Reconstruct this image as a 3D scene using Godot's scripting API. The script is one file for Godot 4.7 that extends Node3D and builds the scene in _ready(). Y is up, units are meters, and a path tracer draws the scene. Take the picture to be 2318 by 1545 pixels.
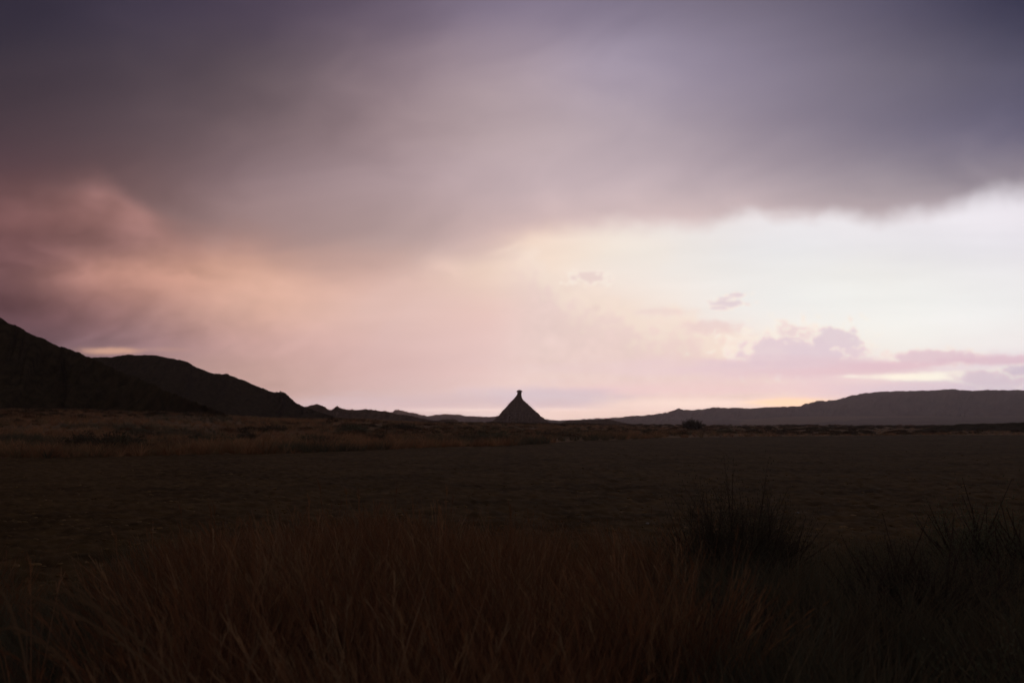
extends Node3D
# Dusk over a badland plain: bare field, dry grass, a conical clay butte, dark hills under a heavy cloud deck.

const FOCAL := 2253.0          # lens focal length in pixels of a 2318 x 1545 frame
const EYE := 1.65
const PITCH := 0.0808          # the lens looks slightly up
const HAZE := 0.0002
const HAZE_TOP := 102.0
var rng := RandomNumberGenerator.new()
var names := {}
var M := {}
var n_a := FastNoiseLite.new()
var n_b := FastNoiseLite.new()
var n_c := FastNoiseLite.new()
var n_r := FastNoiseLite.new()

func _ready() -> void:
	rng.seed = 20240611
	set_noise()
	make_camera()
	make_sky_and_sun()
	make_materials()
	make_ground()
	make_field()
	make_hills()
	make_butte()
	make_far_shrubs()
	make_verge()
	make_foreground()

# ------------------------------------------------------------------ camera, sky, light
func make_camera() -> void:
	var c := Camera3D.new()
	c.name = "camera"
	c.fov = 37.85
	c.near = 0.05
	c.far = 40000.0
	c.position = Vector3(0, EYE, 0)
	c.rotation.x = PITCH
	var lens := CameraAttributesPhysical.new()
	lens.frustum_focal_length = 35.0
	lens.exposure_aperture = 2.8
	lens.frustum_focus_distance = 16.0
	lens.frustum_near = 0.05
	lens.frustum_far = 40000.0
	c.attributes = lens
	add_child(c)
	c.current = true

func make_sky_and_sun() -> void:
	var e := Environment.new()
	e.background_mode = Environment.BG_SKY
	var s := Sky.new()
	var p := PanoramaSkyMaterial.new()
	p.panorama = ImageTexture.create_from_image(sky_image())
	s.sky_material = p
	e.sky = s
	e.tonemap_mode = Environment.TONE_MAPPER_LINEAR
	e.tonemap_exposure = 1.0
	e.volumetric_fog_enabled = true
	e.volumetric_fog_density = HAZE
	e.volumetric_fog_albedo = Color(1.0, 0.93, 0.93)
	e.volumetric_fog_anisotropy = 0.6
	e.sdfgi_enabled = true
	e.ssao_enabled = true
	e.ssil_enabled = true
	var w := WorldEnvironment.new()
	w.name = "environment"
	w.environment = e
	add_child(w)
	var sun := DirectionalLight3D.new()
	sun.name = "sun"
	sun.light_energy = 0.3
	sun.light_color = Color(1.0, 0.72, 0.48)
	sun.light_angular_distance = 0.5
	sun.shadow_enabled = true
	sun.sky_mode = DirectionalLight3D.SKY_MODE_LIGHT_ONLY
	add_child(sun)
	var az := atan((1790.0 - 1159.0) / FOCAL)
	var el := deg_to_rad(0.35)
	var towards := Vector3(sin(az) * cos(el), sin(el), -cos(az) * cos(el))   # to the sun, just under the far ridge
	sun.look_at_from_position(towards * 10.0, Vector3.ZERO, Vector3.UP)

# Colours of the sky by direction: X runs round the horizon, Y runs down the sky, both in the units of the lens.
const SX := [-12000.0, -3000.0, -900.0, 0.0, 300.0, 600.0, 900.0, 1160.0, 1400.0, 1700.0, 2000.0, 2318.0, 3000.0, 4500.0, 14000.0]
const DY := [-2500.0, -800.0, 0.0, 150.0, 300.0, 420.0, 520.0, 620.0, 960.0]
# the heavy cloud deck, with the lens's dark corners put into its colours
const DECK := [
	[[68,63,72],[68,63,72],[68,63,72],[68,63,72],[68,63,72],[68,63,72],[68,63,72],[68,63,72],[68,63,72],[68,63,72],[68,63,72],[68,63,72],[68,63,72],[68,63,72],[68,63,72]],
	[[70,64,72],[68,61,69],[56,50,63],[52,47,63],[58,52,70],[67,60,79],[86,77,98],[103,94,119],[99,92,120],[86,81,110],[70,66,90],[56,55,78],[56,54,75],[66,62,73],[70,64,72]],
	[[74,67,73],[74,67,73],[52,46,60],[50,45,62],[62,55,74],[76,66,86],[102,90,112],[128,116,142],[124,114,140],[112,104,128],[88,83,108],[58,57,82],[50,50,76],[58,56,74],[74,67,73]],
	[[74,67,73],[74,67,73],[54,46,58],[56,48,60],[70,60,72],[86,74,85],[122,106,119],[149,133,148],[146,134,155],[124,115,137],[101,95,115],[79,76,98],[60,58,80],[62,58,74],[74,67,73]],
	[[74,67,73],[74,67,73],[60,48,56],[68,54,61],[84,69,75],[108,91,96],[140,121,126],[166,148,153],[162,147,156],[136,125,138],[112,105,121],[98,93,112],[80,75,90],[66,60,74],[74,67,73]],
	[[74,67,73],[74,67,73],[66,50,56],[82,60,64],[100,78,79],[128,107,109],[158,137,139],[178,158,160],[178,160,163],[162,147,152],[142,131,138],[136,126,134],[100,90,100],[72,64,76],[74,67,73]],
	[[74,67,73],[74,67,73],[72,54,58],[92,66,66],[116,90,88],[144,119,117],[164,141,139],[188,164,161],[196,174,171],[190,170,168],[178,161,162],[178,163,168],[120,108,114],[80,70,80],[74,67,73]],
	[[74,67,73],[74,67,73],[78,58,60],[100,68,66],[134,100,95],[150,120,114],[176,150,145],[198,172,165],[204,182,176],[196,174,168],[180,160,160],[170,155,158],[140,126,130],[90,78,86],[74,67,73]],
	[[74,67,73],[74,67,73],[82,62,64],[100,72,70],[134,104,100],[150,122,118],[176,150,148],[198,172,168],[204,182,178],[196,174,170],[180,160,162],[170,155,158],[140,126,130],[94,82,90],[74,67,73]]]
const LY := [300.0, 480.0, 560.0, 620.0, 700.0, 780.0, 850.0, 900.0, 945.0, 1000.0]
# the lit air below it
const LOW := [
	[[82,73,82],[78,62,68],[76,56,60],[90,69,73],[112,89,91],[140,112,108],[180,152,146],[210,182,170],[224,208,206],[228,222,228],[226,222,230],[222,218,228],[180,172,180],[96,84,90],[82,73,82]],
	[[84,74,82],[80,64,69],[78,56,60],[118,83,83],[148,109,105],[156,122,116],[184,154,148],[226,192,178],[234,220,215],[236,231,233],[235,231,236],[234,229,236],[196,188,194],[100,87,92],[84,74,82]],
	[[84,74,82],[80,64,69],[78,56,60],[112,79,81],[152,113,108],[192,150,137],[202,169,160],[238,212,196],[240,228,217],[230,228,229],[230,228,231],[228,225,231],[206,198,202],[102,89,93],[84,74,82]],
	[[85,75,82],[80,64,69],[76,55,59],[116,83,85],[182,135,122],[208,164,147],[217,182,172],[238,214,199],[240,228,219],[234,232,230],[234,233,231],[232,230,232],[210,202,204],[104,90,93],[85,75,82]],
	[[86,76,82],[80,64,69],[74,54,58],[104,75,81],[164,124,120],[216,173,158],[222,188,180],[232,201,193],[240,221,210],[238,235,232],[239,239,236],[236,235,235],[212,204,204],[106,91,93],[86,76,82]],
	[[87,76,82],[80,65,70],[74,54,58],[96,75,83],[149,118,122],[202,163,157],[217,184,180],[229,199,195],[236,214,208],[238,224,216],[240,236,231],[236,230,230],[210,200,200],[108,92,93],[87,76,82]],
	[[88,77,82],[82,67,71],[76,57,60],[96,77,85],[158,129,129],[192,158,152],[214,182,180],[228,200,197],[233,208,206],[229,203,207],[232,212,213],[224,208,216],[204,190,190],[108,92,92],[88,77,82]],
	[[88,77,82],[82,68,72],[78,60,63],[98,81,87],[160,135,135],[192,161,157],[211,184,183],[226,203,201],[234,209,206],[234,207,204],[224,200,206],[216,200,210],[200,182,180],[108,92,92],[88,77,82]],
	[[88,77,82],[82,69,73],[80,63,67],[98,81,87],[160,135,135],[192,166,164],[210,188,189],[228,209,207],[238,214,208],[242,213,200],[236,210,203],[230,208,204],[196,176,172],[108,92,92],[88,77,82]],
	[[88,77,82],[82,69,73],[80,63,67],[92,75,81],[160,137,139],[196,168,166],[210,188,189],[227,207,206],[238,214,208],[242,211,196],[236,208,200],[230,206,200],[194,172,168],[108,92,92],[88,77,82]]]
# lower edge of the deck: X, Y, softness
const EDGE := [[-3000.0, 520.0, 150.0], [-700.0, 460.0, 130.0], [-200.0, 430.0, 110.0], [0.0, 430.0, 90.0], [120.0, 430.0, 70.0], [225.0, 404.0, 36.0], [320.0, 464.0, 40.0], [420.0, 535.0, 60.0], [560.0, 548.0, 66.0], [700.0, 590.0, 74.0], [900.0, 588.0, 66.0], [1060.0, 578.0, 52.0], [1150.0, 553.0, 36.0], [1210.0, 527.0, 22.0], [1290.0, 519.0, 17.0], [1400.0, 508.0, 17.0], [1500.0, 505.0, 17.0], [1580.0, 513.0, 18.0], [1640.0, 497.0, 16.0], [1710.0, 484.0, 15.0], [1760.0, 493.0, 16.0], [1830.0, 488.0, 15.0], [1890.0, 482.0, 15.0], [1985.0, 492.0, 19.0], [2060.0, 484.0, 18.0], [2110.0, 479.0, 19.0], [2150.0, 466.0, 20.0], [2210.0, 447.0, 21.0], [2318.0, 432.0, 26.0], [2600.0, 400.0, 32.0], [3200.0, 430.0, 50.0], [4200.0, 640.0, 90.0], [14000.0, 700.0, 120.0]]
# lighter and darker billows in the warm cloud: X, Y, half width, half height, gain
var RIM := Color8(250, 238, 226).srgb_to_linear()
const BILLOWS := [[225.0, 436.0, 66.0, 34.0, 0.24], [318.0, 494.0, 46.0, 50.0, 0.26], [40.0, 470.0, 60.0, 34.0, 0.16], [160.0, 530.0, 100.0, 36.0, -0.20], [500.0, 556.0, 90.0, 32.0, 0.14], [430.0, 640.0, 130.0, 24.0, 0.12], [180.0, 632.0, 80.0, 16.0, 0.34], [60.0, 590.0, 80.0, 24.0, 0.12], [30.0, 680.0, 110.0, 34.0, -0.18], [300.0, 735.0, 170.0, 24.0, -0.10], [620.0, 660.0, 120.0, 40.0, 0.06], [1000.0, 598.0, 36.0, 20.0, 0.12], [850.0, 600.0, 60.0, 24.0, -0.05], [-250.0, 560.0, 160.0, 60.0, 0.25]]
const SHOULDER := [[1000.0, 560.0], [1160.0, 548.0], [1220.0, 575.0], [1290.0, 640.0], [1340.0, 655.0], [1400.0, 668.0], [1446.0, 690.0], [1480.0, 704.0], [1560.0, 706.0], [1600.0, 742.0], [1690.0, 752.0], [1740.0, 790.0], [1850.0, 820.0]]
# small clouds in the bright gap, sun glow, a far mountain painted as a bank: X, Y, half width, half height, strength, r, g, b, crispness
const PUFFS := [
	[1334.0, 628.0, 44.0, 13.0, 0.85, 230, 208, 204, 0.9], [1350.0, 699.0, 12.0, 9.0, 0.75, 226, 202, 196, 0.4],
	[1645.0, 687.0, 36.0, 8.0, 1.0, 224, 207, 212, 0.8], [1670.0, 668.0, 20.0, 4.5, 0.95, 224, 206, 212, 0.8], [1625.0, 697.0, 20.0, 5.0, 0.9, 228, 210, 214, 0.7], [1640.0, 675.0, 20.0, 4.0, 0.8, 226, 208, 213, 0.7],
	[1610.0, 741.0, 70.0, 16.0, 0.9, 232, 208, 205, 0.5], [1500.0, 706.0, 66.0, 10.0, 0.8, 234, 212, 207, 0.5],
	[1700.0, 790.0, 60.0, 30.0, 0.85, 238, 220, 212, 0.6], [1800.0, 770.0, 52.0, 34.0, 1.05, 230, 210, 211, 1.0], [1782.0, 796.0, 96.0, 32.0, 1.15, 224, 205, 212, 0.9], [1892.0, 776.0, 50.0, 32.0, 1.2, 221, 204, 212, 1.0], [1860.0, 800.0, 80.0, 24.0, 1.1, 221, 203, 212, 0.5], [1938.0, 795.0, 30.0, 11.0, 0.95, 225, 206, 213, 0.9],
	[1560.0, 832.0, 260.0, 22.0, 0.85, 228, 203, 207, 0.0], [1840.0, 828.0, 220.0, 20.0, 1.1, 221, 197, 206, 0.2], [1880.0, 842.0, 200.0, 10.0, 0.9, 224, 194, 202, 0.1], [2110.0, 808.0, 92.0, 15.0, 1.15, 221, 196, 205, 0.6], [2010.0, 826.0, 120.0, 9.0, 1.0, 222, 192, 202, 0.3], [2280.0, 815.0, 130.0, 12.0, 1.0, 220, 190, 202, 0.4],
	[1500.0, 880.0, 380.0, 13.0, 0.85, 231, 200, 203, 0.0], [1780.0, 872.0, 150.0, 9.0, 0.7, 228, 200, 205, 0.0],
	[2075.0, 853.0, 100.0, 8.0, 1.1, 251, 244, 228, 0.4], [2150.0, 846.0, 60.0, 7.0, 0.9, 250, 243, 229, 0.4], [1930.0, 851.0, 30.0, 4.0, 0.9, 249, 240, 228, 0.3],
	[1600.0, 912.0, 240.0, 9.0, 0.9, 242, 219, 210, 0.0], [1785.0, 911.0, 90.0, 10.0, 1.1, 253, 216, 186, 0.0],
	[2050.0, 878.0, 170.0, 11.0, 0.95, 222, 200, 208, 0.2], [2250.0, 856.0, 80.0, 18.0, 1.1, 214, 196, 206, 0.6], [2310.0, 838.0, 44.0, 12.0, 0.9, 204, 188, 203, 0.7], [2250.0, 874.0, 110.0, 12.0, 0.9, 214, 196, 206, 0.3],
	[1225.0, 900.0, 150.0, 22.0, 1.1, 209, 193, 202, 0.3], [960.0, 912.0, 330.0, 20.0, 0.85, 208, 184, 189, 0.0], [1150.0, 929.0, 220.0, 5.0, 0.8, 236, 213, 208, 0.0],  # the distant mountain, painted into the sky as a pale low bank
	[250.0, 794.0, 70.0, 7.0, 1.0, 205, 160, 140, 0.3], [380.0, 792.0, 50.0, 6.0, 0.7, 190, 150, 138, 0.1],
	[2700.0, 830.0, 320.0, 26.0, 1.0, 200, 176, 190, 0.2], [3400.0, 760.0, 420.0, 60.0, 1.0, 150, 130, 140, 0.0]]

var deck_lut: PackedColorArray
var low_lut: PackedColorArray
const LUT_X0 := -3000.0
const LUT_X1 := 4600.0
const LUT_W := 381
const LUT_Y0 := -2500.0
const LUT_Y1 := 1000.0
const LUT_H := 176

func lin(c: Array) -> Vector3:
	var k := Color8(c[0], c[1], c[2]).srgb_to_linear()
	return Vector3(k.r, k.g, k.b)

func spline(xs: Array, vs: Array, x: float) -> Vector3:
	var n := xs.size()
	if x <= xs[0]: return vs[0]
	if x >= xs[n - 1]: return vs[n - 1]
	var i := 0
	while x > xs[i + 1]: i += 1
	var h: float = xs[i + 1] - xs[i]
	var t: float = (x - xs[i]) / h
	var p1: Vector3 = vs[i]
	var p2: Vector3 = vs[i + 1]
	var m1: Vector3 = (p2 - p1) if i == 0 else ((p2 - (vs[i - 1] as Vector3)) * (h / float(xs[i + 1] - xs[i - 1])))
	var m2: Vector3 = (p2 - p1) if i + 2 >= n else (((vs[i + 2] as Vector3) - p1) * (h / float(xs[i + 2] - xs[i])))
	var t2 := t * t
	var t3 := t2 * t
	return p1 * (2 * t3 - 3 * t2 + 1) + m1 * (t3 - 2 * t2 + t) + p2 * (3 * t2 - 2 * t3) + m2 * (t3 - t2)

func make_lut(rows: Array, ys: Array) -> PackedColorArray:
	var cols := []
	for r in rows:
		var line := []
		for c in r:
			line.append(lin(c))
		var fine := []
		for i in LUT_W:
			fine.append(spline(SX, line, lerpf(LUT_X0, LUT_X1, i / float(LUT_W - 1))))
		cols.append(fine)
	var out := PackedColorArray()
	out.resize(LUT_W * LUT_H)
	for i in LUT_W:
		var v := []
		for r in cols:
			v.append(r[i])
		for j in LUT_H:
			var k := spline(ys, v, lerpf(LUT_Y0, LUT_Y1, j / float(LUT_H - 1)))
			out[j * LUT_W + i] = Color(maxf(k.x, 0.002), maxf(k.y, 0.002), maxf(k.z, 0.002))
	return out

func read_lut(l: PackedColorArray, x: float, y: float) -> Color:
	var fx := clampf((x - LUT_X0) / (LUT_X1 - LUT_X0), 0.0, 0.99999) * (LUT_W - 1)
	var fy := clampf((y - LUT_Y0) / (LUT_Y1 - LUT_Y0), 0.0, 0.99999) * (LUT_H - 1)
	var i := int(fx)
	var j := int(fy)
	fx -= i
	fy -= j
	var at := j * LUT_W + i
	return l[at].lerp(l[at + 1], fx).lerp(l[at + LUT_W].lerp(l[at + LUT_W + 1], fx), fy)

var edge_y := PackedFloat32Array()
var edge_s := PackedFloat32Array()

func sky_light(az: float, el: float) -> Color:
	# direction to lens units, carried on smoothly to the sides and behind
	var a := clampf(az, -0.785, 0.785)
	var x := 1159.0 + FOCAL * (tan(a) + (az - a) * 2.0)
	var zz := cos(a) * cos(el)
	var yy := sin(el)
	var fwd := maxf(zz * cos(PITCH) + yy * sin(PITCH), 0.25)
	var up := yy * cos(PITCH) - zz * sin(PITCH)
	if absf(az) <= 0.785:
		x = 1159.0 + FOCAL * sin(a) * cos(el) / fwd
	var y := 772.5 - FOCAL * up / fwd
	# soft billows, drawn out along the horizon
	var big := n_a.get_noise_2d(x * 0.0011, y * 0.0021 + x * 0.0005)
	var mid := n_b.get_noise_2d(x * 0.0034 + big, y * 0.0072 + x * 0.0012)
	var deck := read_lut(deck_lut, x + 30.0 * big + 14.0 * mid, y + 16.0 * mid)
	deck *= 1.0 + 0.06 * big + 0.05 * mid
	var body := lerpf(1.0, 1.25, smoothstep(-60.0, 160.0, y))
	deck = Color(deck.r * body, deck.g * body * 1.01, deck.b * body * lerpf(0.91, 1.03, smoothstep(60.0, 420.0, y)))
	var low := read_lut(low_lut, x + 30.0 * mid, y + 12.0 * mid)
	# warm billows on the sunward side of the rain, away from the bright gap
	var west := clampf((900.0 - x) / 700.0, 0.0, 1.0) * smoothstep(-1600.0, -300.0, x)
	var curl := n_b.get_noise_2d(x * 0.0026 + 0.6 * mid, y * 0.0056 - x * 0.0008)
	var streak := n_b.get_noise_2d(x * 0.0022 + 31.0, y * 0.015 + 7.0)
	low *= 1.0 + west * (0.20 * curl + 0.06 * streak + 0.16 * n_c.get_noise_2d(x * 0.008, y * 0.012)) + (1.0 - west) * 0.035 * streak
	if x > -700.0 and x < 1100.0 and y > 300.0:
		var gain := 0.0
		for b in BILLOWS:
			var bx: float = (x - b[0] + 46.0 * curl) / b[2]
			var by: float = (y - b[1] + 22.0 * curl) / b[3]
			gain += b[4] * exp(-(bx * bx + by * by))
		low *= 1.0 + gain
	# the big pink bank whose lit, puffy shoulder slopes down across the bright gap
	if x > 1000.0 and x < 1850.0 and y > 480.0:
		var by2 := pick(SHOULDER, x)
		var puff := n_r.get_noise_2d(x * 0.010, y * 0.010)
		var fine := n_c.get_noise_2d(x * 0.026 + 5.0, y * 0.03)
		var below := y - by2 + 34.0 * puff + 16.0 * fine
		var here := smoothstep(1080.0, 1260.0, x) * smoothstep(1850.0, 1700.0, x)
		var tone := Color8(242, 223, 210).srgb_to_linear().lerp(Color8(228, 204, 199).srgb_to_linear(), smoothstep(14.0, 110.0, below + 40.0 * fine)) * (1.0 + 0.05 * puff + 0.05 * fine)
		low = low.lerp(tone, smoothstep(-20.0, 26.0, below) * here * 0.85)
	var k := clampf((x + 3000.0) / 8.0, 0.0, float(edge_y.size()) - 1.001)
	var ki := int(k)
	var edge := lerpf(edge_y[ki], edge_y[ki + 1], k - ki)
	var soft := lerpf(edge_s[ki], edge_s[ki + 1], k - ki)
	var torn := smoothstep(1000.0, 1300.0, x)
	edge += (n_a.get_noise_2d(x * 0.0075 + 3.0, y * 0.007) * 9.0 + n_r.get_noise_2d(x * 0.019, y * 0.019) * 5.0) * torn + curl * lerpf(30.0, 8.0, torn)
	soft *= 1.0 + 0.8 * torn
	if y > 330.0 and y < 960.0 and x > 100.0 and x < 4300.0:
		var cr := n_c.get_noise_2d(x * 0.024 + 3.0, y * 0.030)
		var wisp := n_b.get_noise_2d(x * 0.004 + 9.0, y * 0.045)
		var shred := n_c.get_noise_2d(x * 0.032, y * 0.05 + 4.0)
		for p in PUFFS:
			var dx: float = (x - p[0]) / p[2]
			var dy: float = (y - p[1]) / p[3]
			var q := dx * dx + dy * dy
			if q < 6.0:
				var crisp: float = p[8]
				var d: float = p[4] * exp(-0.75 * q) + lerpf(0.30 * wisp, (0.55 * cr + 0.10 * wisp) if p[3] > 16.0 else 0.6 * shred, crisp)
				var alpha := smoothstep(lerpf(0.05, 0.30, crisp), lerpf(0.95, 0.66, crisp), d)
				if crisp > 0.55:
					# thin edges let the low light through
					low = low.lerp(RIM, 0.75 * smoothstep(0.20, 0.42, d) * smoothstep(0.62, 0.40, d))
				if alpha > 0.0:
					var c := Color8(p[5], p[6], p[7]).srgb_to_linear()
					low = low.lerp(c, alpha * minf(1.0, p[4]) * 0.92)
	return deck.lerp(low, smoothstep(edge - soft, edge + soft, y))

# What the haze built below takes away of the far sky, and gives back, seen from the ground.
func through_haze(c: Color, az: float, el: float) -> Color:
	var t := maxf(exp(-HAZE * minf(HAZE_TOP / sin(maxf(el, 0.001)), 9900.0)), 0.13)
	var k := (1.0 - t) * lerpf(0.5, 1.0, smoothstep(-0.6, 0.1, az) * smoothstep(2.0, 0.8, az))
	return Color(maxf(c.r - 0.16 * k, 0.01) / t, maxf(c.g - 0.115 * k, 0.01) / t, maxf(c.b - 0.13 * k, 0.01) / t)

func fill(img: Image, w: int, col0: int, cols: int, rows: int, step: int) -> void:
	for r in rows:
		var el := (0.5 - (r * step + step * 0.5) / (w * 0.5)) * PI
		for c in cols:
			var az := wrapf((col0 + c * step + step * 0.5) / float(w) * TAU, -PI, PI)
			img.set_pixel(c, r, through_haze(sky_light(az, el), az, el))

func sky_image() -> Image:
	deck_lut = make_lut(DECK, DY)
	low_lut = make_lut(LOW, LY)
	var ex := []
	var ev := []
	for q in EDGE:
		ex.append(q[0])
		ev.append(Vector3(q[1], q[2], 0))
	var x := -3000.0
	while x <= 14000.0:
		var v := spline(ex, ev, x)
		edge_y.append(v.x)
		edge_s.append(maxf(v.y, 8.0))
		x += 8.0
	var w := 4096
	var rows := w / 4          # the upper half
	var img := Image.create(w / 8, rows / 8, false, Image.FORMAT_RGBAF)
	fill(img, w, 0, w / 8, rows / 8, 8)
	img.resize(w, rows, Image.INTERPOLATE_CUBIC)
	var half := 420            # the part in view, finer
	var top := 640
	var fine := Image.create(half * 2, rows - top + 6, false, Image.FORMAT_RGBAF)
	for r in fine.get_height():
		var el := (0.5 - (top + r + 0.5) / (w * 0.5)) * PI
		for c in half * 2:
			var az := (c - half + 0.5) / float(w) * TAU
			fine.set_pixel(c, r, through_haze(sky_light(az, el), az, el))
	var whole := Image.create(w, w / 2, false, Image.FORMAT_RGBAF)
	whole.fill(Color(0.03, 0.027, 0.028))
	whole.blit_rect(img, Rect2i(0, 0, w, rows), Vector2i.ZERO)
	whole.blit_rect(fine, Rect2i(half, 0, half, fine.get_height()), Vector2i(0, top))
	whole.blit_rect(fine, Rect2i(0, 0, half, fine.get_height()), Vector2i(w - half, top))
	return whole

# ------------------------------------------------------------------ helpers
func set_noise() -> void:
	for q in [[n_a, 3, 3], [n_b, 11, 4], [n_c, 23, 5], [n_r, 37, 3]]:
		var n: FastNoiseLite = q[0]
		n.seed = q[1]
		n.frequency = 1.0
		n.noise_type = FastNoiseLite.TYPE_SIMPLEX_SMOOTH
		n.fractal_type = FastNoiseLite.FRACTAL_FBM
		n.fractal_octaves = q[2]

func at(px: float, py: float, depth: float) -> Vector3:
	# the point that many metres ahead which the lens shows there
	var v := Vector3(px - 1159.0, 772.5 - py, -FOCAL).rotated(Vector3.RIGHT, PITCH)
	return Vector3(0, EYE, 0) + v * (depth / -v.z)

func numbered(called: String) -> String:
	if not names.has(called):
		names[called] = 0
		return called
	names[called] += 1
	return "%s_%03d" % [called, names[called]]

func tag(o: Node, label: String, category: String, group := "", kind := "") -> Node:
	if label: o.set_meta("label", label)
	if category: o.set_meta("category", category)
	if group: o.set_meta("group", group)
	if kind: o.set_meta("kind", kind)
	return o

func put(mesh: Mesh, called: String, mat: Material, parent: Node = self) -> MeshInstance3D:
	var o := MeshInstance3D.new()
	o.name = numbered(called) if parent == self else called
	o.mesh = mesh
	o.material_override = mat
	parent.add_child(o, true)
	return o

func thing(called: String, where: Vector3, turn := 0.0) -> Node3D:
	var o := Node3D.new()
	o.name = numbered(called)
	add_child(o)
	o.position = where
	o.rotation.y = turn
	return o

func copy_of(o: Node3D, called: String) -> Node3D:
	var c: Node3D = o.duplicate()
	c.name = numbered(called)
	add_child(c)
	return c

func grid_mesh(w: int, h: int, v: PackedVector3Array, colors := PackedColorArray()) -> ArrayMesh:
	var idx := PackedInt32Array()
	idx.resize((w - 1) * (h - 1) * 6)
	var k := 0
	for j in h - 1:
		for i in w - 1:
			var a := j * w + i
			idx[k] = a; idx[k + 1] = a + w; idx[k + 2] = a + 1
			idx[k + 3] = a + 1; idx[k + 4] = a + w; idx[k + 5] = a + w + 1
			k += 6
	var arr := []
	arr.resize(Mesh.ARRAY_MAX)
	arr[Mesh.ARRAY_VERTEX] = v
	arr[Mesh.ARRAY_INDEX] = idx
	if colors.size(): arr[Mesh.ARRAY_COLOR] = colors
	var st := SurfaceTool.new()
	st.create_from_arrays(arr)
	st.generate_normals()
	return st.commit()

func curve(pts: Array, x: float) -> float:
	if x <= pts[0][0]: return pts[0][1]
	for i in pts.size() - 1:
		if x <= pts[i + 1][0]:
			return lerpf(pts[i][1], pts[i + 1][1], smoothstep(pts[i][0], pts[i + 1][0], x))
	return pts[-1][1]

# ------------------------------------------------------------------ materials
func speckle(size: int, freq: float, lo: Color, hi: Color, seed_: int, octaves := 5) -> ImageTexture:
	var n := FastNoiseLite.new()
	n.seed = seed_
	n.frequency = freq
	n.noise_type = FastNoiseLite.TYPE_SIMPLEX_SMOOTH
	n.fractal_octaves = octaves
	var src := n.get_seamless_image(size, size)
	var img := Image.create(size, size, false, Image.FORMAT_RGB8)
	for y in size:
		for x in size:
			img.set_pixel(x, y, lo.lerp(hi, src.get_pixel(x, y).r).linear_to_srgb())
	return ImageTexture.create_from_image(img)

func rough(lo: Color, hi: Color, freq: float, scale_: float, seed_: int, vertex := false) -> StandardMaterial3D:
	var m := StandardMaterial3D.new()
	m.albedo_texture = speckle(256, freq, lo, hi, seed_)
	m.roughness = 1.0
	m.metallic_specular = 0.1
	m.uv1_triplanar = true
	m.uv1_world_triplanar = true
	m.uv1_scale = Vector3.ONE * scale_
	m.vertex_color_use_as_albedo = vertex
	return m

func plain(c: Color, back := 0.0) -> StandardMaterial3D:
	var m := StandardMaterial3D.new()
	m.albedo_color = c.linear_to_srgb()
	m.roughness = 0.9
	m.metallic_specular = 0.15
	m.cull_mode = BaseMaterial3D.CULL_DISABLED
	if back > 0.0:
		m.backlight_enabled = true
		m.backlight = (c * back).linear_to_srgb()
	return m

func tinted(back: Color) -> StandardMaterial3D:
	# blades and leaves whose own colour comes with each plant
	var m := plain(Color.WHITE)
	m.vertex_color_use_as_albedo = true
	m.backlight_enabled = true
	m.backlight = back.linear_to_srgb()
	return m

func make_materials() -> void:
	M.soil = rough(Color(0.085, 0.054, 0.022), Color(0.225, 0.14, 0.056), 0.02, 0.35, 5, true)
	M.plain = rough(Color(0.17, 0.105, 0.05), Color(0.44, 0.29, 0.15), 0.015, 0.04, 6)
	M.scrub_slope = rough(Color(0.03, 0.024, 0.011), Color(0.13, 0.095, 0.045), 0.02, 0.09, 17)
	M.clay = rough(Color(0.09, 0.06, 0.035), Color(0.30, 0.20, 0.12), 0.015, 0.06, 7)
	M.far_clay = rough(Color(0.09, 0.06, 0.035), Color(0.30, 0.20, 0.12), 0.012, 0.004, 8)
	M.butte = rough(Color(0.09, 0.06, 0.035), Color(0.30, 0.20, 0.12), 0.02, 0.12, 9)
	M.cap = rough(Color(0.17, 0.12, 0.09), Color(0.27, 0.20, 0.15), 0.03, 0.4, 10)
	M.twig = plain(Color(0.14, 0.10, 0.07))
	M.dark_leaf = plain(Color(0.13, 0.11, 0.066), 0.5)
	M.grey_leaf = plain(Color(0.24, 0.24, 0.16), 0.5)
	M.green_leaf = plain(Color(0.17, 0.17, 0.095), 0.5)
	M.brown_leaf = plain(Color(0.2, 0.12, 0.06), 0.4)
	M.straw = plain(Color(0.34, 0.23, 0.12), 0.3)
	M.blade = tinted(Color(0.6, 0.5, 0.4))

# ------------------------------------------------------------------ land
const RISE := [[-0.7, 3.6], [-0.5, 3.2], [-0.36, 2.7], [-0.2, 1.9], [-0.05, 1.15], [0.05, 0.75], [0.15, 0.25], [0.4, 0.0]]
const FIELD_EDGE := [[-60.0, 37.0], [-23.0, 44.0], [-14.0, 50.0], [-1.8, 67.0], [8.0, 88.0], [16.0, 104.0], [30.0, 114.0], [52.0, 124.0], [90.0, 132.0]]

func edge_depth(x: float) -> float:
	return curve(FIELD_EDGE, x) + 2.0 * n_b.get_noise_1d(x * 0.06)

func land(x: float, z: float) -> float:
	var d := -z
	if d < 20.0: return 0.0
	var tan_az := x / d
	var past := d - curve(FIELD_EDGE, x)
	var h := curve(RISE, tan_az) * smoothstep(2.0, 110.0, past)
	h += 0.35 * smoothstep(0.0, 12.0, past) * n_a.get_noise_2d(x * 0.03, z * 0.03)
	h += 0.10 * smoothstep(0.0, 6.0, past) * n_b.get_noise_2d(x * 0.2, z * 0.2)
	h -= 9.0 * smoothstep(350.0, 1500.0, d) * smoothstep(-0.02, 0.2, tan_az)
	h += 26.0 * smoothstep(1300.0, 2700.0, d) * smoothstep(0.12, 0.3, tan_az) * smoothstep(9000.0, 4000.0, d)
	h += 2.0 * smoothstep(600.0, 2000.0, d) * n_a.get_noise_2d(x * 0.002, z * 0.004)
	return h

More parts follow.
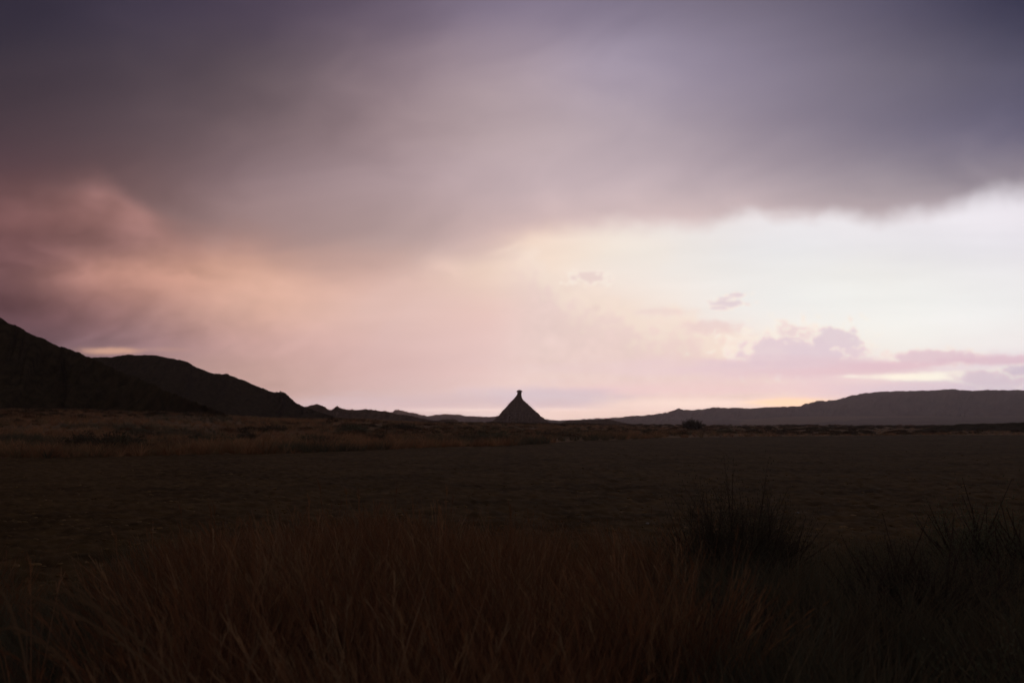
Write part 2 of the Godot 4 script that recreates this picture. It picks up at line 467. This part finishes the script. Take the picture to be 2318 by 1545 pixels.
func make_ground() -> void:
	# one sheet to the horizon, finer near the lens
	var w := 260
	var rings := []
	var r := 0.6
	while r < 9000.0:
		rings.append(r)
		r *= 1.035 if r > 25.0 and r < 900.0 else 1.12
	rings.append(9000.0)
	var h := rings.size()
	var v := PackedVector3Array()
	for j in h:
		for i in w:
			# crowded towards the front, still right round
			var t := i / float(w - 1) * 2.0 - 1.0
			var a := (0.72 * absf(t) + (PI - 0.72) * pow(absf(t), 5.0)) * signf(t)
			var x: float = sin(a) * rings[j]
			var z: float = -cos(a) * rings[j]
			v.append(Vector3(x, land(x, z) - 0.03, z))
	var g := put(grid_mesh(w, h, v), "ground", M.plain)
	tag(g, "dark brown plain reaching from the field to the hills", "ground", "", "structure")

func make_field() -> void:
	# bare ploughed soil with clods
	var w := 520
	var rows := []
	var d := 2.0
	while d < 140.0:
		rows.append(d)
		d += maxf(0.03, d * 0.0105)
	var h := rows.size()
	var v := PackedVector3Array()
	var tones := PackedColorArray()
	for j in h:
		var dd: float = rows[j]
		for i in w:
			var x: float = (i / float(w - 1) * 2.0 - 1.0) * 0.66 * (dd + 4.0)
			var y := 0.012 + 0.035 * n_c.get_noise_2d(x * 1.3, dd * 1.3) + 0.05 * n_r.get_noise_2d(x * 3.6, dd * 3.6)
			y += 0.02 * sin((dd * 0.93 - x * 0.36 + 0.8 * n_a.get_noise_2d(x * 0.1, dd * 0.1)) * 5.0) * 0.5
			y -= 0.35 * smoothstep(0.0, 3.0, dd - edge_depth(x))
			v.append(Vector3(x, y + 0.03, -dd))
			var k := 0.88 + 0.35 * n_b.get_noise_2d(x * 0.16, dd * 0.22) + 0.3 * n_c.get_noise_2d(x * 0.9 + 7.0, dd * 0.9)
			tones.append(Color(k, k * 0.99, k * 0.97))
	var f := put(grid_mesh(w, h, v, tones), "field", M.soil)
	tag(f, "bare ploughed field of dark cloddy soil", "field", "", "structure")

# A hill with its own depth: crest points (lens x, lens y, metres ahead), a front and a back slope cut by gullies.
func ridge(crest: Array, across: int, along: int, front: float, back: float, gully: float, gscale: float, base: float, jag: float, power := 1.25) -> ArrayMesh:
	var p := []
	for q in crest:
		p.append(at(q[0], q[1], q[2]))
	var n := p.size()
	var v := PackedVector3Array()
	var line := []
	for i in along:
		var f := i / float(along - 1) * (n - 1)
		var k := mini(int(f), n - 2)
		var t := f - k
		var a: Vector3 = p[maxi(k - 1, 0)]
		var b: Vector3 = p[k]
		var c: Vector3 = p[k + 1]
		var d: Vector3 = p[mini(k + 2, n - 1)]
		var q := b.cubic_interpolate(c, a, d, t) * 0.5 + b.lerp(c, t) * 0.5
		line.append(q)
	for j in across:
		var s := j / float(across - 1) * 2.0 - 1.0     # -1 back foot, 0 crest, 1 front foot
		for i in along:
			var q: Vector3 = line[i]
			var out := Vector3(-q.x, 0, -q.z).normalized()
			var high := maxf(q.y - base, 0.05)
			var run := (front if s > 0.0 else back) * (high + 1.5)
			var t := absf(s)
			var pos := q + out * run * s
			pos += Vector3(-out.z, 0, out.x) * (n_a.get_noise_2d(pos.x / gscale * 0.3, pos.z / gscale * 0.3 + 40.0) * gully * 1.5 * t * (1.0 - t) * 2.0)
			var y := base - 0.6 + (high + 0.6) * pow(1.0 - t, power)
			var cut := absf(n_b.get_noise_2d(q.x / gscale + t * 0.35, q.z / gscale + n_a.get_noise_1d(t * 2.0 + i * 0.03)))
			y -= gully * cut * minf(1.0, t * 6.0) * (1.0 - t) * 1.6
			y += gully * 0.28 * n_c.get_noise_2d(pos.x / gscale * 4.0, pos.z / gscale * 4.0) * minf(1.0, t * 8.0) * (1.0 - t * 0.7)
			y += jag * n_r.get_noise_2d(q.x / gscale * 6.0, q.z / gscale * 6.0) * (1.0 - t)
			v.append(Vector3(pos.x, y, pos.z))
	return grid_mesh(along, across, v)

func make_hills() -> void:
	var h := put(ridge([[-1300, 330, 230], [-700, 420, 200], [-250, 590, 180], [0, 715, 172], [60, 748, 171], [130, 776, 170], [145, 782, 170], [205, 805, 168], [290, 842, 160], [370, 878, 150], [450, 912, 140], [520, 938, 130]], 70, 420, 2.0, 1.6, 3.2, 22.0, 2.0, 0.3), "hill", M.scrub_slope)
	tag(h, "near black hill slope coming down to the plain from its high shoulder", "hill", "", "structure")
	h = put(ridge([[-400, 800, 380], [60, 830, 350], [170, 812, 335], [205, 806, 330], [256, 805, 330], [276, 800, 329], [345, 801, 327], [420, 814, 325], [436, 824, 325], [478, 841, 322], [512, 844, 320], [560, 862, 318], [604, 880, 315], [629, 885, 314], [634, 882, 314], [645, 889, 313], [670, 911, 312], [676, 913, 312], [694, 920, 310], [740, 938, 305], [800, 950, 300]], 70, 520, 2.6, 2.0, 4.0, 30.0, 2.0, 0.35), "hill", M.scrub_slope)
	tag(h, "flat topped brown hill with a small knob on its falling crest", "hill", "", "structure")
	h = put(ridge([[600, 938, 470], [660, 924, 465], [692, 918, 460], [716, 913, 460], [732, 917, 458], [748, 927, 456], [756, 921, 455], [763, 917, 455], [782, 925, 452], [800, 927, 450], [832, 925, 448], [870, 930, 445], [920, 938, 440], [970, 948, 432], [1030, 958, 425]], 44, 360, 3.0, 2.4, 2.2, 24.0, 1.2, 0.4), "mound", M.clay)
	tag(h, "chain of low brown clay mounds beside the foot of the hill", "mound", "", "structure")
	h = put(ridge([[966, 962, 415], [985, 954, 412], [1000, 948, 410], [1028, 947, 408], [1042, 955, 406], [1056, 963, 405]], 24, 90, 2.0, 2.0, 0.5, 8.0, 0.6, 0.25, 0.9), "mound", M.clay)
	tag(h, "small dark knoll standing alone short of the butte", "mound", "", "structure")
	h = put(ridge([[1236, 968, 520], [1262, 960, 520], [1284, 951, 520], [1312, 950, 518], [1352, 949, 515], [1376, 947, 513], [1396, 952, 510], [1430, 960, 505], [1480, 966, 500]], 30, 140, 2.4, 2.4, 0.8, 10.0, -0.4, 0.3, 0.9), "mound", M.clay)
	tag(h, "low dark scrubby mound close beside the foot of the butte", "mound", "", "structure")
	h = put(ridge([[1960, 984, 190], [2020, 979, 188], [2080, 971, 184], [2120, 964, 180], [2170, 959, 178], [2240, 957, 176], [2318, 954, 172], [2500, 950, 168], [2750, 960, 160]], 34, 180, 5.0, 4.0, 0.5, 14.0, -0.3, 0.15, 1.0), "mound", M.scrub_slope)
	tag(h, "low grassy rise at the far corner of the field", "mound", "", "structure")
	# far country
	h = put(ridge([[1330, 958, 1900], [1420, 953, 2100], [1560, 951, 2250], [1700, 950, 2300], [1850, 947, 2300], [2000, 944, 2300], [2150, 942, 2300], [2318, 942, 2250], [2700, 940, 2200], [3300, 946, 2000]], 30, 260, 55.0, 8.0, 1.6, 160.0, -9.0, 0.5), "flat", M.far_clay)
	tag(h, "bare clay flat sloping up to the long far hill", "flat", "", "structure")
	h = put(ridge([[640, 930, 2500], [720, 924, 2450], [760, 925, 2400], [812, 925, 2380], [850, 925, 2350], [884, 931, 2300], [900, 926, 2300], [945, 935, 2280], [968, 940, 2250], [990, 937, 2250], [1010, 935, 2250], [1060, 939, 2230], [1120, 940, 2200], [1180, 944, 2200], [1260, 949, 2150], [1360, 953, 2100]], 40, 300, 4.0, 3.0, 18.0, 90.0, -4.0, 1.2), "ridge", M.far_clay)
	tag(h, "low far ridge fading to purple behind the butte", "ridge", "", "structure")
	h = put(ridge([[1230, 953, 2700], [1320, 948, 2750], [1400, 943, 2800], [1460, 938, 2850], [1500, 934, 2900], [1524, 928, 2900], [1536, 923, 2900], [1552, 926, 2900], [1590, 925, 2930], [1602, 922, 2930], [1622, 920, 2950], [1660, 922, 2950], [1720, 921, 2980], [1770, 919, 3000], [1804, 918, 3000], [1826, 912, 3000], [1856, 905, 3000], [1890, 904, 3000], [1926, 894, 3000], [1974, 885, 3000], [2040, 883, 3000], [2110, 881, 2980], [2164, 878, 2960], [2180, 881, 2950], [2240, 881, 2930], [2318, 881, 2900], [2600, 876, 2800], [2900, 884, 2700], [3300, 905, 2600], [3900, 935, 2500]], 80, 700, 5.0, 3.0, 40.0, 150.0, -10.0, 2.0), "hill", M.far_clay)
	tag(h, "long far flat topped hill of bare clay below the bright sky", "hill", "", "structure")

# ------------------------------------------------------------------ the butte
func make_butte() -> void:
	var depth := 600.0
	var px := depth / FOCAL
	var foot := at(1176, 966, depth)
	var o := thing("butte", foot)
	tag(o, "steep conical clay butte with a thin neck and caprock", "butte")
	# half widths in lens units against height above the foot, left and right of the neck
	var left := [[-6.0, 92.0], [2.0, 72.0], [7.0, 63.0], [16.0, 53.0], [26.0, 45.0], [36.0, 37.0], [46.0, 28.5], [56.0, 19.5], [62.0, 14.0], [68.0, 9.0], [73.0, 5.2], [77.0, 4.0]]
	var right := [[-6.0, 98.0], [2.0, 76.0], [7.0, 66.0], [16.0, 56.0], [26.0, 45.0], [36.0, 34.5], [46.0, 24.0], [52.0, 18.0], [57.0, 12.0], [61.0, 8.0], [66.0, 5.2], [73.0, 4.2], [77.0, 3.9]]
	var side := 220
	for part in [["slope", -6.0, 60.0, 90], ["neck", 59.0, 77.0, 26]]:
		var v := PackedVector3Array()
		var rows: int = part[3]
		for j in rows:
			var hgt: float = lerpf(part[1], part[2], j / float(rows - 1))
			for i in side + 1:
				var a := (i % side) / float(side) * TAU
				var c := cos(a)
				var rl := pick(left, hgt)
				var rr := pick(right, hgt)
				var rad := lerpf(rl, rr, 0.5 + 0.5 * c) * lerpf(1.0, 1.07, clampf(1.0 - hgt / 50.0, 0.0, 1.0))
				var low := clampf(1.0 - hgt / 66.0, 0.0, 1.0)
				var rill := absf(n_b.get_noise_2d(c * 3.4 + 2.0, sin(a) * 3.4 + hgt * 0.012)) * 2.0 + absf(n_r.get_noise_2d(c * 9.0, sin(a) * 9.0 + hgt * 0.02))
				rad *= 1.0 + 0.12 * (0.5 - rill) * (0.3 + low) * (0.25 + absf(sin(a)))
				rad *= 1.0 + 0.075 * n_c.get_noise_3d(c * 3.0, hgt * 0.14, sin(a) * 3.0)
				rad += 1.7 * absf(n_r.get_noise_1d(hgt * 0.09 + 4.0))      # harder beds stand a little proud
				v.append(Vector3(c * rad * px, hgt * px, sin(a) * rad * px))
		put(grid_mesh(side + 1, rows, v), part[0], M.butte, o)
	var cap := PackedVector3Array()
	var profile := [[76.0, 3.6], [77.2, 4.2], [78.2, 5.6], [79.6, 6.2], [81.0, 6.0], [82.0, 5.2], [82.6, 4.2], [82.4, 2.6], [83.4, 1.8], [83.6, 0.05]]
	for q in profile:
		for i in 41:
			var a := (i % 40) / 40.0 * TAU
			var rr: float = q[1] * (1.0 + 0.14 * n_c.get_noise_3d(cos(a) * 1.6, q[0] * 0.3, sin(a) * 1.6))
			cap.append(Vector3(cos(a) * rr * px, q[0] * px, sin(a) * rr * px * 0.9))
	put(grid_mesh(41, profile.size(), cap), "caprock", M.cap, o)

func pick(pts: Array, x: float) -> float:
	for i in pts.size() - 1:
		if x <= pts[i + 1][0]:
			return lerpf(pts[i][1], pts[i + 1][1], clampf((x - pts[i][0]) / (pts[i + 1][0] - pts[i][0]), 0.0, 1.0))
	return pts[-1][1]

# ------------------------------------------------------------------ plants
func strand(st: SurfaceTool, from: Vector3, to: Vector3, sag: Vector3, w0: float, w1: float, seg: int, c := Color.WHITE) -> void:
	# a thin bent ribbon with three sides
	var side := (to - from).cross(Vector3(0.3, 0.2, 1.0)).normalized()
	var other := (to - from).cross(side).normalized()
	for k in 2:
		var s := side if k == 0 else other
		for i in seg:
			var t0 := i / float(seg)
			var t1 := (i + 1) / float(seg)
			var a := from.lerp(to, t0) + sag * (t0 * t0)
			var b := from.lerp(to, t1) + sag * (t1 * t1)
			var wa := lerpf(w0, w1, t0)
			var wb := lerpf(w0, w1, t1)
			st.set_color(c)
			for q in [a - s * wa, b - s * wb, a + s * wa, a + s * wa, b - s * wb, b + s * wb]:
				st.add_vertex(q)

func leaf(st: SurfaceTool, p: Vector3, dir: Vector3, length: float, wide: float) -> void:
	var s := dir.cross(Vector3(rng.randf() - 0.5, rng.randf() - 0.5, rng.randf() - 0.5)).normalized() * wide
	var mid := p + dir * length * 0.5
	for q in [p, mid + s, p + dir * length, p, p + dir * length, mid - s]:
		st.add_vertex(q)

func begin() -> SurfaceTool:
	var st := SurfaceTool.new()
	st.begin(Mesh.PRIMITIVE_TRIANGLES)
	return st

func done(st: SurfaceTool) -> ArrayMesh:
	st.generate_normals()
	return st.commit()

func tuft(blades: int, high: float, spread: float, wide: float, lean: Vector3, heads: bool) -> ArrayMesh:
	var st := begin()
	for i in blades:
		var a := rng.randf() * TAU
		var root := Vector3(cos(a), 0, sin(a)) * rng.randf() * spread * 0.35
		var h := high * rng.randf_range(0.45, 1.0)
		var tip := root + Vector3(cos(a) * spread * rng.randf_range(0.1, 0.7), h, sin(a) * spread * rng.randf_range(0.1, 0.7))
		var sag := Vector3(cos(a), -0.35, sin(a)) * h * rng.randf_range(0.05, 0.4) + lean * h
		var tone := rng.randf_range(0.75, 1.2)
		strand(st, root, tip, sag, wide, wide * 0.25, 4, Color(tone, tone, tone))
		if heads and i % 3 == 0:
			var along := (tip + sag * 2.0 - root).normalized()
			for k in 6:
				var e := tip + sag - along * 0.16 * rng.randf()
				strand(st, e, e + (along + Vector3(rng.randf_range(-0.3, 0.3), rng.randf_range(-0.1, 0.3), rng.randf_range(-0.3, 0.3))) * 0.05, Vector3.ZERO, wide * 0.7, wide * 0.3, 1, Color(1.1, 1.0, 0.95))
	return done(st)

func scatter(called: String, mesh: Mesh, places: Array, mat: Material, label: String, category: String) -> void:
	var mm := MultiMesh.new()
	mm.transform_format = MultiMesh.TRANSFORM_3D
	mm.use_colors = true
	mm.mesh = mesh
	mm.instance_count = places.size()
	for i in places.size():
		mm.set_instance_transform(i, places[i][0])
		mm.set_instance_color(i, places[i][1])
	var o := MultiMeshInstance3D.new()
	o.name = numbered(called)
	o.multimesh = mm
	o.material_override = mat
	add_child(o)
	tag(o, label, category, "", "stuff")

# a shrub: forking stems and small leaves along the twigs
func shrub_meshes(high: float, wide: float, stems: int, leaves: int, leaf_len: float, upright: float) -> Array:
	var st := begin()
	var lf := begin()
	for i in stems:
		var a := rng.randf() * TAU
		var r := sqrt(rng.randf()) * wide
		var h := high * rng.randf_range(0.55, 1.0) * (1.0 - 0.35 * r / wide)
		var root := Vector3(cos(a), 0, sin(a)) * r * 0.45
		var mid := root + Vector3(cos(a) * r * (0.4 - 0.3 * upright), h * rng.randf_range(0.3, 0.55), sin(a) * r * (0.4 - 0.3 * upright)) + Vector3(rng.randf_range(-1, 1), 0, rng.randf_range(-1, 1)) * wide * 0.12
		strand(st, root, mid, Vector3.ZERO, 0.010 * high, 0.006 * high, 2)
		for k in 4:
			var tip := Vector3(cos(a) * r, h, sin(a) * r) + Vector3(rng.randf_range(-1, 1), rng.randf_range(-0.9, 0.5), rng.randf_range(-1, 1)) * wide * 0.34
			strand(st, mid, tip, Vector3.ZERO, 0.006 * high, 0.002 * high, 2)
			for q in leaves:
				var t := rng.randf_range(0.1, 1.05)
				var p := mid.lerp(tip, t) + Vector3(rng.randf_range(-1, 1), rng.randf_range(-1, 1), rng.randf_range(-1, 1)) * wide * 0.08
				leaf(lf, p, ((tip - mid).normalized() * 0.7 + Vector3(rng.randf_range(-1, 1), rng.randf_range(-0.3, 1), rng.randf_range(-1, 1)) * 0.8).normalized(), leaf_len * rng.randf_range(0.6, 1.2), leaf_len * 0.16)
	return [done(st), done(lf)]

func shrub(called: String, meshes: Array, mat: Material, where: Vector3, scale_: float, turn: float, label: String, group := "") -> Node3D:
	var o := thing(called, where, turn)
	o.scale = Vector3.ONE * scale_
	put(meshes[0], "stem", M.twig, o)
	put(meshes[1], "foliage", mat, o)
	tag(o, label, "shrub", group)
	return o

func on_land(px: float, depth: float) -> Vector3:
	var p := at(px, 955, depth)
	return Vector3(p.x, land(p.x, -depth) - 0.05, -depth)

func make_far_shrubs() -> void:
	var a := shrub_meshes(1.0, 0.75, 26, 26, 0.10, 0.2)
	var b := shrub_meshes(1.0, 1.1, 30, 26, 0.11, 0.1)
	# the lone round bush on the skyline of the field
	var dome := shrub_meshes(1.0, 1.1, 80, 34, 0.13, 0.0)
	var o := shrub("bush", dome, M.dark_leaf, at(1567, 975, 190), 2.4, 0.4, "round dark bush standing alone beyond the field, against the far hill")
	o.scale = Vector3(1.5, 2.2, 1.5)
	# bushes in the strip of grass along the far edge of the field
	var spots := [[60, 60, 0.9], [190, 52, 1.3], [245, 51, 1.5], [275, 53, 1.2], [330, 75, 0.9], [450, 68, 1.0], [492, 62, 1.2], [560, 72, 0.9], [620, 90, 0.9], [706, 66, 1.1], [728, 63, 1.0], [735, 60, 0.8], [800, 95, 1.0], [850, 76, 0.9], [920, 105, 1.1], [985, 82, 0.9], [1050, 80, 1.0], [1070, 76, 1.0], [1120, 79, 1.2], [1140, 75, 0.9], [1230, 100, 0.9], [1330, 110, 1.0], [1400, 118, 1.0], [1470, 128, 1.1], [1640, 135, 1.0], [1700, 150, 1.0]]
	for i in spots.size():
		var q: Array = spots[i]
		var s := shrub("bush", a if i % 2 else b, M.dark_leaf if i % 3 else M.green_leaf, on_land(q[0], q[1]), q[2], i * 1.7, ("blackish" if i % 3 else "dull green") + (" compact" if i % 2 else " spreading") + " scrub bush in the dry grass at the field's far edge", "scrub bushes along the far edge of the field")
		s.scale = Vector3(q[2] * 1.15, q[2] * 0.9, q[2] * 1.15)
	# scrub too far away to count, on the slopes and the plain
	var places := []
	var lows := shrub_meshes(1.0, 0.9, 10, 16, 0.22, 0.1)
	for i in 9000:
		var d := exp(rng.randf_range(log(85.0), log(700.0)))
		var x := rng.randf_range(-0.62, 0.62) * d
		if d < edge_depth(x) + 14.0 or n_a.get_noise_2d(x * 0.012, d * 0.008) + rng.randf_range(-0.4, 0.4) < 0.0:
			continue
		var s := rng.randf_range(0.25, 0.8) * (0.8 + d / 600.0)
		places.append([Transform3D(Basis(Vector3.UP, rng.randf() * TAU).scaled(Vector3(s * 1.3, s * 0.7, s * 1.3)), Vector3(x, land(x, -d) - 0.05, -d)), tone_of([Color(0.13, 0.105, 0.06), Color(0.17, 0.14, 0.08), Color(0.24, 0.15, 0.08)])])
	scatter("scrub", lows[1], places, M.blade, "low dark scrub dotted over the plain before the hills", "scrub")

func tone_of(list: Array) -> Color:
	var c: Color = list[rng.randi() % list.size()]
	var k := rng.randf_range(0.75, 1.25)
	return Color(c.r * k, c.g * k, c.b * k)

const RUST := [Color(0.42, 0.24, 0.125), Color(0.47, 0.29, 0.16), Color(0.34, 0.19, 0.105), Color(0.5, 0.36, 0.21)]
const STRAW := [Color(0.60, 0.38, 0.21), Color(0.66, 0.46, 0.26), Color(0.52, 0.32, 0.17), Color(0.46, 0.36, 0.20)]
const DULL := [Color(0.28, 0.25, 0.16), Color(0.22, 0.23, 0.15), Color(0.34, 0.27, 0.16)]

func make_verge() -> void:
	var t := tuft(18, 1.0, 0.6, 0.016, Vector3(0.10, 0, 0), false)
	var places := []
	for i in 34000:
		var d := exp(rng.randf_range(log(40.0), log(330.0)))
		var x := rng.randf_range(-0.6, 0.6) * d
		var past := d - edge_depth(x)
		if past < rng.randf_range(-1.0, 1.5): continue
		var thick := n_a.get_noise_2d(x * 0.05, d * 0.03)
		if thick + rng.randf_range(-0.5, 0.5) < -0.15: continue
		var s := rng.randf_range(0.45, 0.9) * (1.0 if past < 25.0 else 0.75)
		if x / d > 0.12: s *= lerpf(1.0, 0.5, smoothstep(0.12, 0.3, x / d))
		var c := tone_of(STRAW if n_b.get_noise_2d(x * 0.04, d * 0.06) > -0.2 else DULL)
		places.append([Transform3D(Basis(Vector3.UP, rng.randf() * TAU).scaled(Vector3(s * 1.5, s, s * 1.5)), Vector3(x, land(x, -d) - 0.05, -d)), c])
	scatter("verge_grass", t, places, M.blade, "strip of dry reddish grass along the far edge of the field", "grass")

# where the near grass ends and the bare field begins, metres ahead, by direction
const NEAR_EDGE := [[-0.62, 9.4], [-0.45, 9.8], [-0.36, 10.6], [-0.25, 12.2], [-0.13, 13.4], [-0.06, 12.8], [0.0, 11.4], [0.06, 10.8], [0.13, 11.4], [0.2, 12.5], [0.27, 12.6], [0.33, 11.5], [0.45, 13.2], [0.62, 13.6]]

func make_foreground() -> void:
	var wind := Vector3(-0.10, 0, 0.02)
	var kinds := []
	for k in 3:
		kinds.append(tuft(22, 1.0, 0.30 + 0.1 * k, 0.0030, wind * (0.6 + 0.5 * k), true))
	var dull := tuft(30, 0.8, 0.5, 0.0034, wind * 0.6, false)
	var pr := [[], [], []]
	var pd := []
	for i in 30000:
		var d := sqrt(rng.randf_range(2.6, 300.0))
		var x := rng.randf_range(-1.0, 1.0) * (0.62 * d + 1.6)
		var ta := x / d
		var end := curve(NEAR_EDGE, ta) + 2.4 * n_b.get_noise_2d(x * 0.45, d * 0.25)
		var inside := (end - d) / 5.5 + 0.2
		if rng.randf() > inside: continue
		var patch := n_a.get_noise_2d(x * 0.35 + 5.0, d * 0.35)
		var rusty := patch + 0.55 - 1.5 * smoothstep(0.06, 0.30, ta) - 0.9 * smoothstep(-0.28, -0.46, ta)
		if n_c.get_noise_2d(x * 0.7, d * 0.7) + rng.randf_range(-0.2, 0.2) < -0.16: continue
		var fade := lerpf(0.45, 1.0, clampf(inside * 0.9, 0.0, 1.0))
		if rusty + rng.randf_range(-0.3, 0.3) > 0.0:
			var s := rng.randf_range(0.5, 1.1) * fade
			pr[rng.randi() % 3].append([Transform3D(Basis(Vector3.UP, rng.randf_range(-0.6, 0.6)).scaled(Vector3(s, s * rng.randf_range(0.8, 1.15), s)), Vector3(x, 0, -d)), tone_of(RUST)])
		else:
			var s2 := rng.randf_range(0.35, 0.95) * fade
			pd.append([Transform3D(Basis(Vector3.UP, rng.randf() * TAU).scaled(Vector3(s2, s2, s2)), Vector3(x, 0, -d)), tone_of(DULL)])
	var sorts := ["tall dry rust brown grass standing upright near the field", "tall dry rust brown grass leaning a little in the wind", "tall dry rust brown grass bent over by the wind"]
	for k in 3:
		scatter("dry_grass", kinds[k], pr[k], M.blade, sorts[k], "grass")
	scatter("weeds", dull, pd, M.blade, "dull grey green weeds growing among the near grass", "weeds")
	# single shrubs that stand out
	var feather := shrub_meshes(1.0, 0.62, 70, 40, 0.022, 0.35)
	var ball := shrub_meshes(1.0, 0.75, 80, 46, 0.028, 0.2)
	var loose := shrub_meshes(1.0, 0.6, 46, 36, 0.03, 0.5)
	var tall := shrub("shrub", ball, M.dark_leaf, Vector3(2.12, 0, -9.4), 1.05, 0.3, "tall rounded blackish shrub where the near grass meets the field")
	tall.scale = Vector3(0.9, 1.3, 0.9)
	shrub("shrub", loose, M.dark_leaf, Vector3(1.45, 0, -6.3), 0.75, 1.3, "dark low shrub in front of the tall rounded one")
	shrub("shrub", ball, M.grey_leaf, Vector3(1.05, 0, -4.0), 0.62, 2.0, "rounded grey green shrub among the short weeds")
	shrub("shrub", ball, M.dark_leaf, Vector3(3.0, 0, -7.2), 0.98, 0.9, "broad dark rounded shrub among the grey green weeds")
	shrub("shrub", loose, M.green_leaf, Vector3(2.5, 0, -4.7), 0.85, 2.6, "loose dull green shrub between two darker ones")
	shrub("shrub", ball, M.green_leaf, Vector3(4.4, 0, -8.8), 1.15, 1.0, "full green shrub behind the broad dark one")
	shrub("shrub", loose, M.grey_leaf, Vector3(-0.38, 0, -3.5), 0.55, 0.2, "grey green sprig spreading low amid the rust brown grass")
	shrub("shrub", feather, M.brown_leaf, Vector3(0.5, 0, -7.2), 0.5, 0.8, "small brown twiggy weed at the edge of the bare soil")
	make_stones()
	# long pale stalks bent over by the wind
	var ends := [[[430, 1468, 3.1], [60, 1345, 3.2]], [[425, 1462, 3.3], [150, 1340, 3.4]], [[330, 1440, 3.6], [170, 1330, 3.7]], [[210, 1450, 3.2], [20, 1420, 3.2]], [[60, 1420, 3.4], [10, 1350, 3.5]]]
	for q in ends:
		var p: Vector3 = at(q[0][0], q[0][1], q[0][2])
		var tip: Vector3 = at(q[1][0], q[1][1], q[1][2])
		var root := Vector3(p.x + (p.x - tip.x) * 0.55 + 0.1, 0, p.z + 0.1)
		var bend := p + (p - tip) * 0.35
		var st := begin()
		var last := Vector3.ZERO
		for k in 14:
			var t := (k + 1) / 14.0
			var now := (root.lerp(bend, t)).lerp(bend.lerp(tip, t), t) - root
			strand(st, last, now, Vector3.ZERO, lerpf(0.0040, 0.0022, t), lerpf(0.0038, 0.0020, t), 1)
			last = now
		var o := thing("grass_stalk", root)
		put(done(st), "stalk", M.straw, o)
		var hd := begin()
		for k in 40:
			var t := rng.randf_range(0.72, 1.0)
			var b := (root.lerp(bend, t)).lerp(bend.lerp(tip, t), t) - root
			strand(hd, b, b + (tip - bend).normalized() * 0.045 + Vector3(0, rng.randf_range(-0.012, 0.014), rng.randf_range(-0.012, 0.012)), Vector3.ZERO, 0.0016, 0.0006, 1)
		put(done(hd), "seed_head", M.straw, o)
		tag(o, "long pale grass stalk bent low over the dark ground", "grass stalk", "pale bent grass stalks")

func stone_mesh(seed_: int) -> ArrayMesh:
	var v := PackedVector3Array()
	for j in 6:
		for i in 9:
			var a := (i % 8) / 8.0 * TAU
			var b := (j / 5.0 - 0.5) * PI
			var p := Vector3(cos(a) * cos(b), sin(b) * 0.65, sin(a) * cos(b))
			v.append(p * (1.0 + 0.35 * n_b.get_noise_3d(p.x * 1.3 + seed_, p.y * 1.3, p.z * 1.3)))
	return grid_mesh(9, 6, v)

func make_stones() -> void:
	# clods lying on the ploughed soil, too many to count
	var places := []
	for i in 11000:
		var d := exp(rng.randf_range(log(4.0), log(70.0)))
		var x := rng.randf_range(-0.62, 0.62) * d
		if d > edge_depth(x) - 1.0: continue
		var s := rng.randf_range(0.008, 0.03) * (1.0 + 1.2 * pow(rng.randf(), 6.0))
		places.append([Transform3D(Basis.from_euler(Vector3(rng.randf() * 0.6, rng.randf() * TAU, rng.randf() * 0.6)).scaled(Vector3(s * 1.3, s * 0.7, s * 1.3)), Vector3(x, 0.034, -d)), tone_of([Color(0.26, 0.165, 0.065), Color(0.32, 0.21, 0.09), Color(0.22, 0.14, 0.055)])])
	var m := plain(Color.WHITE)
	m.vertex_color_use_as_albedo = true
	scatter("clods", stone_mesh(3), places, m, "loose clods of dark soil scattered over the ploughed field", "soil")
	# a few pale stones
	var spots := [[1806, 1156, "small pale stone on the soil beside the tall rounded shrub"], [1290, 1246, "small pale stone at the grass edge by the brown twiggy weed"], [1466, 1180, "tiny whitish stone on bare soil between the twiggy weed and tall rounded shrub"]]
	var pale := rough(Color(0.42, 0.38, 0.32), Color(0.6, 0.55, 0.47), 0.05, 4.0, 21)
	for k in 3:
		var q: Array = spots[k]
		var depth: float = (EYE - 0.06) * FOCAL / (q[1] - 955.0)
		var p := at(q[0], q[1], depth)
		var o := thing("stone", Vector3(p.x, 0.05, p.z), k * 1.1)
		o.scale = Vector3(0.035, 0.028, 0.03)
		put(stone_mesh(20 + k), "stone_body", pale, o)
		tag(o, q[2], "stone")
